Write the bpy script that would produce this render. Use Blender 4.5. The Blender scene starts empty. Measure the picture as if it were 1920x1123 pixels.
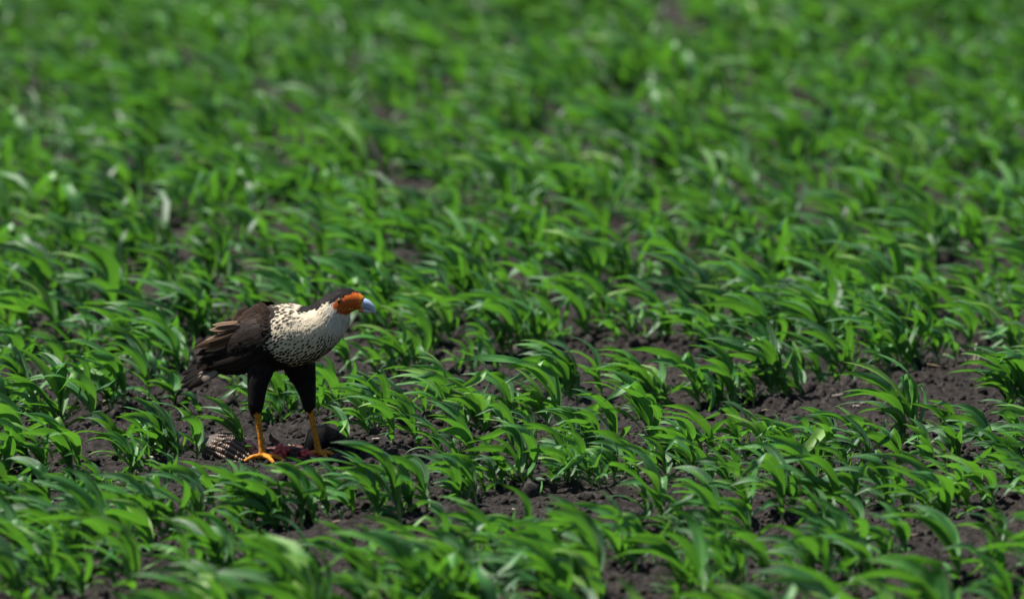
import bpy, bmesh, math, random
import numpy as np
from mathutils import Vector, Matrix

random.seed(7)
RNG = np.random.default_rng(11)
scene = bpy.context.scene
COL = scene.collection
R = math.radians

# ------------------------------------------------------------------ camera
W_PX, H_PX = 1920.0, 1123.0
F_PX = 11500.0                      # focal length in photograph pixels
CAM_H = 2.14
PITCH = math.atan(1404.5 / F_PX)    # horizon 1404 px above the picture centre
CAM_D = 14.42                       # ground distance camera - bird
cam_data = bpy.data.cameras.new('camera')
cam_data.sensor_width = 36.0
cam_data.lens = F_PX / W_PX * 36.0
cam_data.clip_start = 0.1
cam_data.clip_end = 3000.0
cam = bpy.data.objects.new('camera', cam_data)
COL.objects.link(cam)
cam.location = (0, -CAM_D, CAM_H)
cam.rotation_euler = (math.pi / 2 - PITCH, 0, 0)
cam_data.dof.use_dof = True
cam_data.dof.focus_distance = 14.55
cam_data.dof.aperture_fstop = cam_data.lens / 1000.0 / 0.074
cam_data.dof.aperture_blades = 9
scene.camera = cam

# ------------------------------------------------------------------ sky and sun
SUN_DIR = Vector((-0.44, 0.07, 0.89)).normalized()      # towards the sun
elev = math.asin(SUN_DIR.z)
azim = math.atan2(SUN_DIR.x, SUN_DIR.y)
world = bpy.data.worlds.new('World')
scene.world = world
world.use_nodes = True
wn = world.node_tree.nodes
sky = wn.new('ShaderNodeTexSky')
sky.sky_type = 'NISHITA'
sky.sun_disc = False
sky.sun_elevation = elev
sky.sun_rotation = azim
wn['Background'].inputs['Strength'].default_value = 0.05
world.node_tree.links.new(sky.outputs[0], wn['Background'].inputs['Color'])
sun_data = bpy.data.lights.new('sun', 'SUN')
sun_data.energy = 5.0
sun_data.angle = R(0.5)
sun_data.color = (1.0, 0.955, 0.88)
sun = bpy.data.objects.new('sun', sun_data)
COL.objects.link(sun)
sun.location = (-3, -2, 8)
sun.rotation_euler = SUN_DIR.to_track_quat('Z', 'Y').to_euler()

scene.view_settings.view_transform = 'Standard'
scene.view_settings.look = 'None'
scene.view_settings.gamma = 1.0
scene.view_settings.use_curve_mapping = False
scene.view_settings.exposure = 1.12
scene.render.engine = 'CYCLES'
scene.cycles.use_denoising = True
scene.cycles.max_bounces = 8
scene.cycles.diffuse_bounces = 3
scene.cycles.transmission_bounces = 6


# ------------------------------------------------------------------ helpers
def px_ground(px, py, z=0.0):
    """photograph pixel -> point on the level z"""
    dx = (px - W_PX / 2) / F_PX
    dy = -(py - H_PX / 2) / F_PX
    c, s = math.cos(PITCH), math.sin(PITCH)
    d = (dx, c + dy * s, -s + dy * c)
    t = (z - CAM_H) / d[2]
    return d[0] * t, -CAM_D + d[1] * t


def ground_px(x, y, z=0.0):
    c, s = math.cos(PITCH), math.sin(PITCH)
    yy, zz = y + CAM_D, z - CAM_H
    dep = yy * c - zz * s
    up = yy * s + zz * c
    return W_PX / 2 + F_PX * x / dep, H_PX / 2 - F_PX * up / dep, F_PX / dep


def hash2(ix, iy, seed):
    h = (ix.astype(np.int64) * 374761393 + iy.astype(np.int64) * 668265263 + seed * 982451653) & 0x7fffffff
    h = ((h ^ (h >> 13)) * 1274126177) & 0x7fffffff
    return ((h ^ (h >> 16)) & 0xffff) / 65535.0


def vnoise(x, y, seed=0):
    x = np.asarray(x, float); y = np.asarray(y, float)
    ix, iy = np.floor(x), np.floor(y)
    fx, fy = x - ix, y - iy
    fx = fx * fx * fx * (fx * (fx * 6 - 15) + 10); fy = fy * fy * fy * (fy * (fy * 6 - 15) + 10)
    a = hash2(ix, iy, seed); b = hash2(ix + 1, iy, seed)
    c = hash2(ix, iy + 1, seed); d = hash2(ix + 1, iy + 1, seed)
    return (a + (b - a) * fx) * (1 - fy) + (c + (d - c) * fx) * fy - 0.5


ROW_AZ = R(41)
ROW_P = 0.76
ROW_N = (-math.sin(ROW_AZ), math.cos(ROW_AZ))
ROW_PHASE = 0.20


def row_coord(x, y):
    return (x * ROW_N[0] + y * ROW_N[1]) / ROW_P + ROW_PHASE


def gheight(x, y):
    x = np.asarray(x, float); y = np.asarray(y, float)
    z = 0.030 * vnoise(x * 2.3, y * 2.3, 1) + 0.034 * vnoise(x * 6.1 + 3, y * 6.1, 2)
    b = vnoise(x * 15, y * 15, 3)
    z = z + 0.036 * np.maximum(b, -0.16) + 0.020 * np.abs(vnoise(x * 33, y * 33, 4))
    z = z + 0.010 * vnoise(x * 75, y * 75, 5)
    # the patch trampled flat under the bird
    d2 = (x + 0.55) ** 2 + (y / 1.3) ** 2
    k = 1 - 0.72 * np.exp(-d2 / 0.05)
    return z * k - 0.004


def gh1(x, y):
    return float(gheight(np.array([x]), np.array([y]))[0])


def tag(o, label=None, cat=None, group=None, kind=None):
    if label: o['label'] = label
    if cat: o['category'] = cat
    if group: o['group'] = group
    if kind: o['kind'] = kind
    return o


def empty(name, loc, rz=0.0):
    o = bpy.data.objects.new(name, None)
    o.empty_display_size = 0.03
    o.location = loc
    o.rotation_euler = (0, 0, rz)
    COL.objects.link(o)
    return o


def mesh_from(name, verts, faces, uv=None, attrs=None, smooth=True):
    """verts (n,3) array, faces (m,k) array or list, per-vertex uv / float / colour attributes"""
    me = bpy.data.meshes.new(name)
    verts = np.asarray(verts, dtype=np.float32)
    if isinstance(faces, np.ndarray):
        m, k = faces.shape
        me.vertices.add(len(verts)); me.vertices.foreach_set('co', verts.ravel())
        me.loops.add(m * k); me.loops.foreach_set('vertex_index', faces.astype(np.int32).ravel())
        me.polygons.add(m); me.polygons.foreach_set('loop_start', np.arange(0, m * k, k, dtype=np.int32))
        me.update(calc_edges=True)
    else:
        me.from_pydata([tuple(v) for v in verts], [], faces)
    if uv is not None:
        l = me.uv_layers.new(name='UVMap')
        li = np.empty(len(me.loops), dtype=np.int32); me.loops.foreach_get('vertex_index', li)
        l.data.foreach_set('uv', np.asarray(uv, dtype=np.float32)[li].ravel())
    for k_, v_ in (attrs or {}).items():
        v_ = np.asarray(v_, dtype=np.float32)
        if v_.ndim == 1:
            a = me.attributes.new(k_, 'FLOAT', 'POINT'); a.data.foreach_set('value', v_)
        else:
            if v_.shape[1] == 3:
                v_ = np.hstack([v_, np.ones((len(v_), 1), np.float32)])
            a = me.attributes.new(k_, 'FLOAT_COLOR', 'POINT'); a.data.foreach_set('color', v_.ravel())
    me.polygons.foreach_set('use_smooth', np.full(len(me.polygons), smooth))
    me.update()
    return me


def obj(name, me, mat=None, parent=None):
    o = bpy.data.objects.new(name, me)
    COL.objects.link(o)
    if mat is not None and not me.materials:
        me.materials.append(mat)
    if parent is not None:
        o.parent = parent
    return o


def new_mat(name):
    m = bpy.data.materials.new(name)
    m.use_nodes = True
    nt = m.node_tree
    nt.nodes.clear()
    out = nt.nodes.new('ShaderNodeOutputMaterial')
    return m, nt, out


def N(nt, kind, **props):
    n = nt.nodes.new(kind)
    for k, v in props.items():
        setattr(n, k, v)
    return n


def math_node(nt, op, a, b=None, clamp=False):
    n = N(nt, 'ShaderNodeMath', operation=op, use_clamp=clamp)
    for i, v in enumerate((a, b)):
        if v is None: continue
        if isinstance(v, (int, float)): n.inputs[i].default_value = v
        else: nt.links.new(v, n.inputs[i])
    return n.outputs[0]


def mix_col(nt, fac, a, b, blend='MIX'):
    n = N(nt, 'ShaderNodeMix', data_type='RGBA', blend_type=blend)
    for i, v in ((0, fac), (6, a), (7, b)):
        if isinstance(v, (int, float)): n.inputs[i].default_value = v
        elif isinstance(v, tuple): n.inputs[i].default_value = (*v, 1.0)
        else: nt.links.new(v, n.inputs[i])
    return n.outputs[2]


def noise_node(nt, vec, scale, detail=3.0, rough=0.55):
    n = N(nt, 'ShaderNodeTexNoise')
    n.inputs['Scale'].default_value = scale
    n.inputs['Detail'].default_value = detail
    n.inputs['Roughness'].default_value = rough
    if vec is not None: nt.links.new(vec, n.inputs['Vector'])
    return n.outputs['Fac']


def ramp(nt, fac, stops):
    n = N(nt, 'ShaderNodeValToRGB')
    el = n.color_ramp.elements
    while len(el) < len(stops): el.new(0.5)
    for e, (p, c) in zip(el, stops):
        e.position = p; e.color = (*c, 1.0)
    nt.links.new(fac, n.inputs[0])
    return n.outputs[0]


def principled(nt, out, base, rough=0.6, spec=0.5, bump=None, bump_str=0.3, bump_dist=0.002):
    p = N(nt, 'ShaderNodeBsdfPrincipled')
    if isinstance(base, tuple): p.inputs['Base Color'].default_value = (*base, 1)
    else: nt.links.new(base, p.inputs['Base Color'])
    if isinstance(rough, (int, float)): p.inputs['Roughness'].default_value = rough
    else: nt.links.new(rough, p.inputs['Roughness'])
    p.inputs['Specular IOR Level'].default_value = spec
    if bump is not None:
        b = N(nt, 'ShaderNodeBump')
        b.inputs['Strength'].default_value = bump_str
        b.inputs['Distance'].default_value = bump_dist
        nt.links.new(bump, b.inputs['Height'])
        nt.links.new(b.outputs[0], p.inputs['Normal'])
    if out is not None:
        nt.links.new(p.outputs[0], out.inputs['Surface'])
    return p


# ------------------------------------------------------------------ materials
def make_soil(name, bump_dist):
    m, nt, out = new_mat(name)
    tc = N(nt, 'ShaderNodeNewGeometry').outputs['Position']
    n1 = noise_node(nt, tc, 3.0, 4)
    n2 = noise_node(nt, tc, 70.0, 5, 0.7)
    n3 = noise_node(nt, tc, 420.0, 3, 0.7)
    c1 = ramp(nt, n2, [(0.30, (0.009, 0.008, 0.0074)), (0.5, (0.038, 0.033, 0.0305)), (0.72, (0.120, 0.105, 0.096))])  # soil tones; dark end lowered to paint shade into the gaps between crumbs
    c2 = mix_col(nt, math_node(nt, 'MULTIPLY', n1, 0.5), c1, (0.022, 0.0185, 0.0165))
    spk = math_node(nt, 'GREATER_THAN', n3, 0.70)
    c3 = mix_col(nt, math_node(nt, 'MULTIPLY', spk, 0.45), c2, (0.18, 0.155, 0.13))
    h = math_node(nt, 'ADD', math_node(nt, 'MULTIPLY', n2, 1.0), math_node(nt, 'MULTIPLY', n3, 0.5))
    principled(nt, out, c3, 0.92, 0.12, h, 1.0, bump_dist)
    return m


M_SOIL = make_soil('dark_crumbly_soil', 0.016)
M_CLOD = make_soil('soil_clod', 0.008)


def make_leaf():
    m, nt, out = new_mat('sorghum_leaf')
    uv = N(nt, 'ShaderNodeUVMap').outputs[0]
    sep = N(nt, 'ShaderNodeSeparateXYZ'); nt.links.new(uv, sep.inputs[0])
    u, v = sep.outputs[0], sep.outputs[1]
    tint = N(nt, 'ShaderNodeAttribute', attribute_name='tint').outputs['Fac']
    pos = N(nt, 'ShaderNodeNewGeometry').outputs['Position']
    nz = noise_node(nt, pos, 28.0, 3)
    t2 = math_node(nt, 'ADD', tint, math_node(nt, 'MULTIPLY', math_node(nt, 'SUBTRACT', nz, 0.5), 0.45), True)
    col = ramp(nt, t2, [(0.0, (0.013, 0.056, 0.022)), (0.4, (0.024, 0.115, 0.027)),
                        (0.75, (0.048, 0.195, 0.030)), (1.0, (0.135, 0.265, 0.040))])
    # the whorl and the leaf bases are paler and yellower
    basef = math_node(nt, 'SUBTRACT', 1.0, math_node(nt, 'MULTIPLY', v, 3.2), True)
    col = mix_col(nt, math_node(nt, 'MULTIPLY', basef, 0.40), col, (0.12, 0.27, 0.05))
    # pale midrib and parallel veins
    du = math_node(nt, 'ABSOLUTE', math_node(nt, 'SUBTRACT', u, 0.5))
    rib = math_node(nt, 'LESS_THAN', du, 0.045)
    col = mix_col(nt, math_node(nt, 'MULTIPLY', rib, 0.62), col, (0.20, 0.34, 0.10))
    vein = math_node(nt, 'SINE', math_node(nt, 'MULTIPLY', u, 95.0))
    col = mix_col(nt, math_node(nt, 'MULTIPLY', math_node(nt, 'ADD', vein, 1.0), 0.06), col, (0.10, 0.21, 0.04))
    # dust, scuffs and pale blotches
    bl = noise_node(nt, pos, 75.0, 4, 0.65)
    blm = math_node(nt, 'MULTIPLY', math_node(nt, 'SUBTRACT', bl, 0.60), 5.0, True)
    col = mix_col(nt, math_node(nt, 'MULTIPLY', blm, 0.40), col, (0.17, 0.20, 0.10))
    # brown scorched tips on some leaves
    tipf = math_node(nt, 'MULTIPLY', math_node(nt, 'GREATER_THAN', math_node(nt, 'ADD', v, math_node(nt, 'MULTIPLY', nz, 0.08)), 1.01),
                     math_node(nt, 'GREATER_THAN', tint, 0.62))
    col = mix_col(nt, math_node(nt, 'MULTIPLY', tipf, 0.8), col, (0.30, 0.20, 0.09))
    p = principled(nt, None, col, math_node(nt, 'ADD', 0.36, math_node(nt, 'MULTIPLY', nz, 0.26)), 0.50, vein, 0.22, 0.0006)
    tr = N(nt, 'ShaderNodeBsdfTranslucent')
    tcol = mix_col(nt, 0.62, col, (0.17, 0.50, 0.018))
    nt.links.new(tcol, tr.inputs['Color'])
    mx = N(nt, 'ShaderNodeMixShader'); mx.inputs[0].default_value = 0.30
    nt.links.new(p.outputs[0], mx.inputs[1]); nt.links.new(tr.outputs[0], mx.inputs[2])
    nt.links.new(mx.outputs[0], out.inputs['Surface'])
    return m


M_LEAF = make_leaf()


def make_stem():
    m, nt, out = new_mat('sorghum_stem')
    sep = N(nt, 'ShaderNodeSeparateXYZ')
    nt.links.new(N(nt, 'ShaderNodeUVMap').outputs[0], sep.inputs[0])
    tint = N(nt, 'ShaderNodeAttribute', attribute_name='tint').outputs['Fac']
    c = ramp(nt, sep.outputs[1], [(0.0, (0.34, 0.37, 0.20)), (0.3, (0.22, 0.33, 0.09)), (1.0, (0.08, 0.20, 0.03))])
    c = mix_col(nt, math_node(nt, 'MULTIPLY', tint, 0.55), c, (0.05, 0.14, 0.03))
    w = math_node(nt, 'SINE', math_node(nt, 'MULTIPLY', sep.outputs[0], 70.0))
    principled(nt, out, c, 0.45, 0.4, w, 0.2, 0.0006)
    return m


M_STEM = make_stem()


def attr_mat(name, rough=0.6, spec=0.4, nscale=250.0, nbump=0.3, var=0.35):
    """colour from the mesh's own colour attribute, broken up by fine noise"""
    m, nt, out = new_mat(name)
    c = N(nt, 'ShaderNodeAttribute', attribute_name='Col').outputs['Color']
    obj_c = N(nt, 'ShaderNodeTexCoord').outputs['Object']
    nz = noise_node(nt, obj_c, nscale, 4, 0.65)
    c2 = mix_col(nt, math_node(nt, 'MULTIPLY', nz, var * 1.6), c, mix_col(nt, 1.0, c, (0.35, 0.33, 0.32), 'MULTIPLY'))
    principled(nt, out, c2, rough, spec, nz, nbump, 0.0015)
    return m


def make_feather(name, rough=0.55):
    """barbed vane: colour attribute, shaft line, barbs, optional dark drop in the middle"""
    m, nt, out = new_mat(name)
    c = N(nt, 'ShaderNodeAttribute', attribute_name='Col').outputs['Color']
    spot = N(nt, 'ShaderNodeAttribute', attribute_name='spot').outputs['Fac']
    sep = N(nt, 'ShaderNodeSeparateXYZ')
    nt.links.new(N(nt, 'ShaderNodeUVMap').outputs[0], sep.inputs[0])
    u, v = sep.outputs[0], sep.outputs[1]
    du = math_node(nt, 'ABSOLUTE', math_node(nt, 'SUBTRACT', u, 0.5))
    e = math_node(nt, 'ADD', math_node(nt, 'POWER', math_node(nt, 'MULTIPLY', du, 3.0), 2.0),
                  math_node(nt, 'POWER', math_node(nt, 'MULTIPLY', math_node(nt, 'SUBTRACT', v, 0.74), 2.2), 2.0))
    rad = math_node(nt, 'SQRT', e)
    mk = math_node(nt, 'SMOOTH_MIN', 1.0, math_node(nt, 'MULTIPLY', math_node(nt, 'SUBTRACT', math_node(nt, 'ADD', spot, 0.04), rad), 9.0))
    mk = math_node(nt, 'MAXIMUM', mk, 0.0)
    c2 = mix_col(nt, mk, c, (0.012, 0.010, 0.010))
    barb = math_node(nt, 'SINE', math_node(nt, 'MULTIPLY', math_node(nt, 'ADD', v, math_node(nt, 'MULTIPLY', du, -0.8)), 130.0))
    c3 = mix_col(nt, math_node(nt, 'MULTIPLY', math_node(nt, 'ADD', barb, 1.0), 0.12), c2, mix_col(nt, 1.0, c2, (0.4, 0.38, 0.36), 'MULTIPLY'))
    shaft = math_node(nt, 'LESS_THAN', du, 0.03)
    c4 = mix_col(nt, math_node(nt, 'MULTIPLY', shaft, 0.35), c3, mix_col(nt, 1.0, c3, (0.4, 0.3, 0.25), 'MULTIPLY'))
    principled(nt, out, c4, rough, 0.06, barb, 0.15, 0.0006)
    return m


M_BODY = attr_mat('caracara_body', 0.6, 0.10, 260, 0.8, 0.5)
M_FEATHER = make_feather('feather_vane', 0.7)


def plain_mat(name, col, rough, spec=0.5, nscale=120, var=0.3, bump=0.3, dist=0.001, dark=0.4):
    m, nt, out = new_mat(name)
    oc = N(nt, 'ShaderNodeTexCoord').outputs['Object']
    nz = noise_node(nt, oc, nscale, 4, 0.6)
    c = mix_col(nt, math_node(nt, 'MULTIPLY', nz, var * 2), col, tuple(x * dark for x in col))
    principled(nt, out, c, rough, spec, nz, bump, dist)
    return m


M_EYE = plain_mat('eye_iris', (0.20, 0.085, 0.02), 0.08, 0.8, 300, 0.2, 0.0)
M_PUPIL = plain_mat('eye_pupil', (0.004, 0.004, 0.004), 0.05, 0.8, 300, 0.1, 0.0)
M_CLAW = plain_mat('black_claw', (0.012, 0.011, 0.011), 0.3, 0.5)
M_STRAW = plain_mat('dry_straw', (0.40, 0.30, 0.19), 0.7, 0.3, 90, 0.5, 0.4)
M_STRAW_GREY = plain_mat('weathered_straw', (0.42, 0.37, 0.31), 0.8, 0.2, 90, 0.5, 0.4)
M_FLESH = plain_mat('raw_flesh', (0.62, 0.065, 0.05), 0.30, 0.6, 140, 0.45, 0.6, 0.002, 0.35)
M_FLESH_PALE = plain_mat('pale_sinew', (0.58, 0.22, 0.18), 0.35, 0.5, 140, 0.4, 0.6, 0.002, 0.45)
M_FLESH_DRY = plain_mat('dried_skin_flap', (0.085, 0.018, 0.012), 0.5, 0.4, 100, 0.5, 0.6, 0.002)
M_BLACK_SHELL = plain_mat('dark_pelvic_shell', (0.0038, 0.0038, 0.0046), 0.5, 0.03, 160, 0.5, 0.9, 0.002)


# ------------------------------------------------------------------ ground
def axis(parts):
    out = []
    for a, b, s in parts:
        n = max(1, int(round((b - a) / s)))
        out.append(np.linspace(a, b, n, endpoint=False))
    out.append(np.array([parts[-1][1]]))
    return np.concatenate(out)


far_neg = [-1200, -500, -200, -90, -40, -20, -12]
gx = np.concatenate([np.array(far_neg[:-1], float), axis([(-12, -4, 0.5), (-4, -1.75, 0.045), (-1.75, 1.75, 0.0100), (1.75, 4, 0.045), (4, 12, 0.5)]),
                     np.array([20, 40, 90, 200, 500, 1200], float)])
gy = np.concatenate([np.array([-1200, -500, -200, -90, -40, -25, -15], float),
                     axis([(-8, -3.6, 0.12), (-3.6, -2.1, 0.02), (-2.1, 2.6, 0.012), (2.6, 6, 0.022), (6, 19, 0.08), (19, 26, 0.25)]),
                     np.array([32, 45, 80, 180, 500, 1500], float)])
GX, GY = np.meshgrid(gx, gy)
GZ = gheight(GX, GY)
fade = np.clip((25 - np.hypot(GX, GY - 4)) / 6.0, 0, 1)
GZ = GZ * fade
nx, ny = len(gx), len(gy)
verts = np.stack([GX.ravel(), GY.ravel(), GZ.ravel()], 1)
i, j = np.meshgrid(np.arange(nx - 1), np.arange(ny - 1))
a = (j * nx + i).ravel()
faces = np.stack([a, a + 1, a + 1 + nx, a + nx], 1)
g = obj('ground', mesh_from('ground', verts, faces), M_SOIL)
tag(g, 'dark grey brown crumbly field soil between the plants', kind='structure')


# crumbs and clods of soil lying loose on it
def ico(sub):
    bm = bmesh.new()
    bmesh.ops.create_icosphere(bm, subdivisions=sub, radius=1.0)
    bm.verts.index_update()
    v = np.array([x.co[:] for x in bm.verts]); f = np.array([[q.index for q in p.verts] for p in bm.faces])
    bm.free()
    return v, f


ICO1, ICO2 = ico(1), ico(2)


def crumbs(n, sizes, area, tmpl, seed):
    rg = np.random.default_rng(seed)
    tv, tf = tmpl
    px = rg.uniform(area[0], area[1], n); py = area[2] + (area[3] - area[2]) * rg.uniform(0, 1, n) ** 1.0
    # crumbs gather in patches
    keep = (vnoise(px * 5, py * 5, 21) + rg.uniform(-0.45, 0.45, n)) > -0.12
    px, py = px[keep], py[keep]; n = len(px)
    pz = gheight(px, py)
    s = sizes[0] * (sizes[1] / sizes[0]) ** (rg.uniform(0, 1, n) ** 2.2)
    V = np.repeat(tv[None], n, 0)
    k = rg.normal(0, 1.0, (n, 5, 3))
    bump = np.zeros(V.shape[:2])
    for q in range(5):
        bump += 0.10 * np.sin(2.6 * np.einsum('nvc,nc->nv', V, k[:, q]) + rg.uniform(0, 6, (n, 1)))
    V = V * (1 + bump)[..., None] * (1 + rg.uniform(-0.12, 0.12, V.shape[:2]))[..., None]
    V = V * rg.uniform(0.65, 1.2, (n, 1, 3)) * s[:, None, None]
    an = rg.uniform(0, 6.28, n); ca, sa = np.cos(an)[:, None], np.sin(an)[:, None]
    X = V[..., 0] * ca - V[..., 1] * sa; Y = V[..., 0] * sa + V[..., 1] * ca
    P = np.stack([X + px[:, None], Y + py[:, None], V[..., 2] + pz[:, None] + s[:, None] * 0.25], -1).reshape(-1, 3)
    Fc = (tf[None] + (np.arange(n) * len(tv))[:, None, None]).reshape(-1, 3)
    return P, Fc


parts = [crumbs(26000, (0.0035, 0.012), (-1.5, 1.5, -2.2, 2.4), ICO1, 3),
         crumbs(3800, (0.008, 0.024), (-1.7, 1.7, -2.6, 4.5), ICO2, 4),
         crumbs(2500, (0.010, 0.030), (-2.3, 2.3, 4.5, 12), ICO1, 5)]
off = 0; PV = []; PF = []
for P, Fc in parts:
    PV.append(P); PF.append(Fc + off); off += len(P)
o = obj('soil_crumbs', mesh_from('soil_crumbs', np.concatenate(PV), np.concatenate(PF)), M_CLOD)
tag(o, 'loose dark crumbs and clods of soil scattered over the field', 'soil', kind='stuff')


# ------------------------------------------------------------------ sorghum plants
WIND = np.array([-1.0, -0.10, 0.0]); WIND /= np.linalg.norm(WIND)
UPV = np.array([0, 0, 1.0])
WT = np.array([0, .12, .30, .45, .65, .82, .93, 1.0])
WW = np.array([.42, .70, .97, 1.0, .80, .46, .20, .01])


def nrm(v):
    return v / (np.linalg.norm(v) + 1e-12)


def leaf_geo(rg, base, az, length, width, elev0, droop, wind, twist, fold, n=11, across=4, tint=0.4):
    p = np.array(base, float)
    d = nrm(az * math.cos(elev0) + UPV * math.sin(elev0))
    side = nrm(np.cross(az, UPV))
    step = length / n
    V, UV = [], []
    ph, fr, am = rg.uniform(0, 6.28), rg.uniform(6, 13), rg.uniform(0.06, 0.30)
    ss = np.linspace(-1, 1, across + 1)
    kink = int(n * rg.uniform(0.35, 0.75)) if rg.random() < 0.13 else -1
    for k in range(n + 1):
        t = k / n
        w = np.interp(t, WT, WW) * width * 0.5
        sd = nrm(side - d * np.dot(side, d))
        nm = np.cross(sd, d)
        tw = twist * t
        sdt = sd * math.cos(tw) + nm * math.sin(tw)
        nmt = np.cross(sdt, d)
        fo = fold * (1 - 0.75 * t) + 0.10
        for s in ss:
            rip = am * math.sin(fr * t + ph + (0.9 if s > 0 else 0)) * abs(s) * w * 1.6
            V.append(p + sdt * (s * w * math.cos(fo)) + nmt * (abs(s) * w * math.sin(fo) + rip))
            UV.append(((s + 1) / 2, t))
        if k == kink: d = nrm(d * 0.55 - UPV * 0.75 + rg.normal(0, 0.15, 3))
        d = nrm(d + (WIND * wind * (0.25 + 1.3 * t) - UPV * droop * t ** 1.1) * (step / length) * 2.0)
        p = p + d * step
    F = []
    c = across + 1
    for k in range(n):
        for q in range(across):
            a0 = k * c + q
            F.append((a0, a0 + 1, a0 + 1 + c, a0 + c))
    V = np.array(V)
    return V, np.array(F), np.array(UV), np.full(len(V), tint)


def stem_geo(base, top, r0, r1, bend, tint, n=5, m=7):
    V, UV, F = [], [], []
    base, top = np.array(base, float), np.array(top, float)
    for k in range(n + 1):
        t = k / n
        c = base * (1 - t) + top * t + bend * math.sin(math.pi * t)
        r = r0 + (r1 - r0) * t
        for q in range(m):
            a = 2 * math.pi * q / m
            V.append(c + np.array([math.cos(a) * r, math.sin(a) * r, 0])); UV.append((q / m, t))
    for k in range(n):
        for q in range(m):
            F.append((k * m + q, k * m + (q + 1) % m, (k + 1) * m + (q + 1) % m, (k + 1) * m + q))
    V = np.array(V)
    return V, np.array(F), np.array(UV), np.full(len(V), tint)


def plant_geo(seed, H, low=False, wide=1.0, bright=0.0):
    """returns (stem, [leaf, ...]) pieces; the highest point is H above the soil"""
    rg = np.random.default_rng(seed)
    n = 11 if not low else 5
    ac = 4 if not low else 2
    size = H / 0.17
    nl = int(rg.integers(6, 10)) if H > 0.085 else int(rg.integers(3, 6))
    hs = H * rg.uniform(0.34, 0.46)
    lean = rg.uniform(0.05, 0.50)
    top = np.array([0, 0, hs]) + WIND * hs * lean + np.array([rg.uniform(-.1, .1), rg.uniform(-.15, .15), 0]) * hs
    bend = -WIND * hs * rg.uniform(0.0, 0.10)
    tint = rg.uniform(0.0, 0.9)
    r0 = 0.0052 * (0.55 + 0.45 * size)
    stem = stem_geo((0, 0, -0.012), top, r0, r0 * 0.72, bend, tint, 5 if not low else 2, 7 if not low else 5)
    leaves = []
    plane = rg.uniform(0, math.pi)
    ptint = float(np.clip(rg.normal(0.34 + bright, 0.20), 0.0, 0.95))
    strength = rg.uniform(0.45, 1.30)
    for k in range(nl):
        q = k / max(1, nl - 1)                        # 0 oldest and lowest, 1 the whorl
        th = plane + math.pi * (k % 2) + rg.uniform(-0.7, 0.7)
        az = np.array([math.cos(th), math.sin(th), 0.0])
        az = nrm(az + WIND * (0.10 + 0.45 * q) + 1e-6)
        t = 0.22 + 0.78 * q
        base = np.array([0, 0, -0.012]) * (1 - t) + top * t + bend * math.sin(math.pi * t)
        prof = [0.42, 0.62, 0.85, 1.0, 1.05, 0.95, 0.78]
        f = np.interp(q * 6, range(7), prof)
        L = f * H * rg.uniform(1.05, 1.65)
        Wd = (0.0315 if not low else 0.0275) * (0.45 + 0.55 * size) * np.interp(q, [0, .3, .7, 1], [0.58, 0.85, 1.08, 0.95]) * wide * rg.uniform(0.85, 1.18)
        if q < 0.2:
            el, dr, wi, fo = rg.uniform(0.5, 1.0), rg.uniform(1.2, 2.2), 0.5 * strength, 0.25
        elif q < 0.75:
            el, dr, wi, fo = rg.uniform(0.85, 1.25), rg.uniform(0.7, 1.7), rg.uniform(0.9, 1.5) * strength, rg.uniform(0.25, 0.55)
        else:
            el, dr, wi, fo = rg.uniform(1.15, 1.45), rg.uniform(0.3, 1.0), rg.uniform(0.9, 1.6) * strength, rg.uniform(0.5, 0.95)
        lt = float(np.clip(ptint + rg.normal(0, 0.19) + (0.34 if q > 0.7 and rg.random() < 0.5 else 0), 0, 1))
        leaves.append(leaf_geo(rg, base, az, L, Wd, el, dr, wi, rg.normal(0, 0.95), fo, n, ac, lt))
    zmax = max(l[0][:, 2].max() for l in leaves)
    s = H / zmax
    stem = (stem[0] * np.array([1, 1, s]) * np.array([1, 1, 1]), *stem[1:])
    # the same stretch for leaves, so that they stay on the stem
    out = []
    for V, F, UV, T in leaves:
        V = V * np.array([max(s, 0.8) if s < 1 else 1.0 + (s - 1) * 0.6] * 2 + [s])
        # soil stops the tips
        V[:, 2] = np.maximum(V[:, 2], 0.006 + 0.004 * V[:, 2])
        out.append((V, F, UV, T))
    k = max(s, 0.8) if s < 1 else 1.0 + (s - 1) * 0.6
    sv = stem[0] * np.array([k, k, 1.0])
    return (sv, *stem[1:]), out


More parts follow.
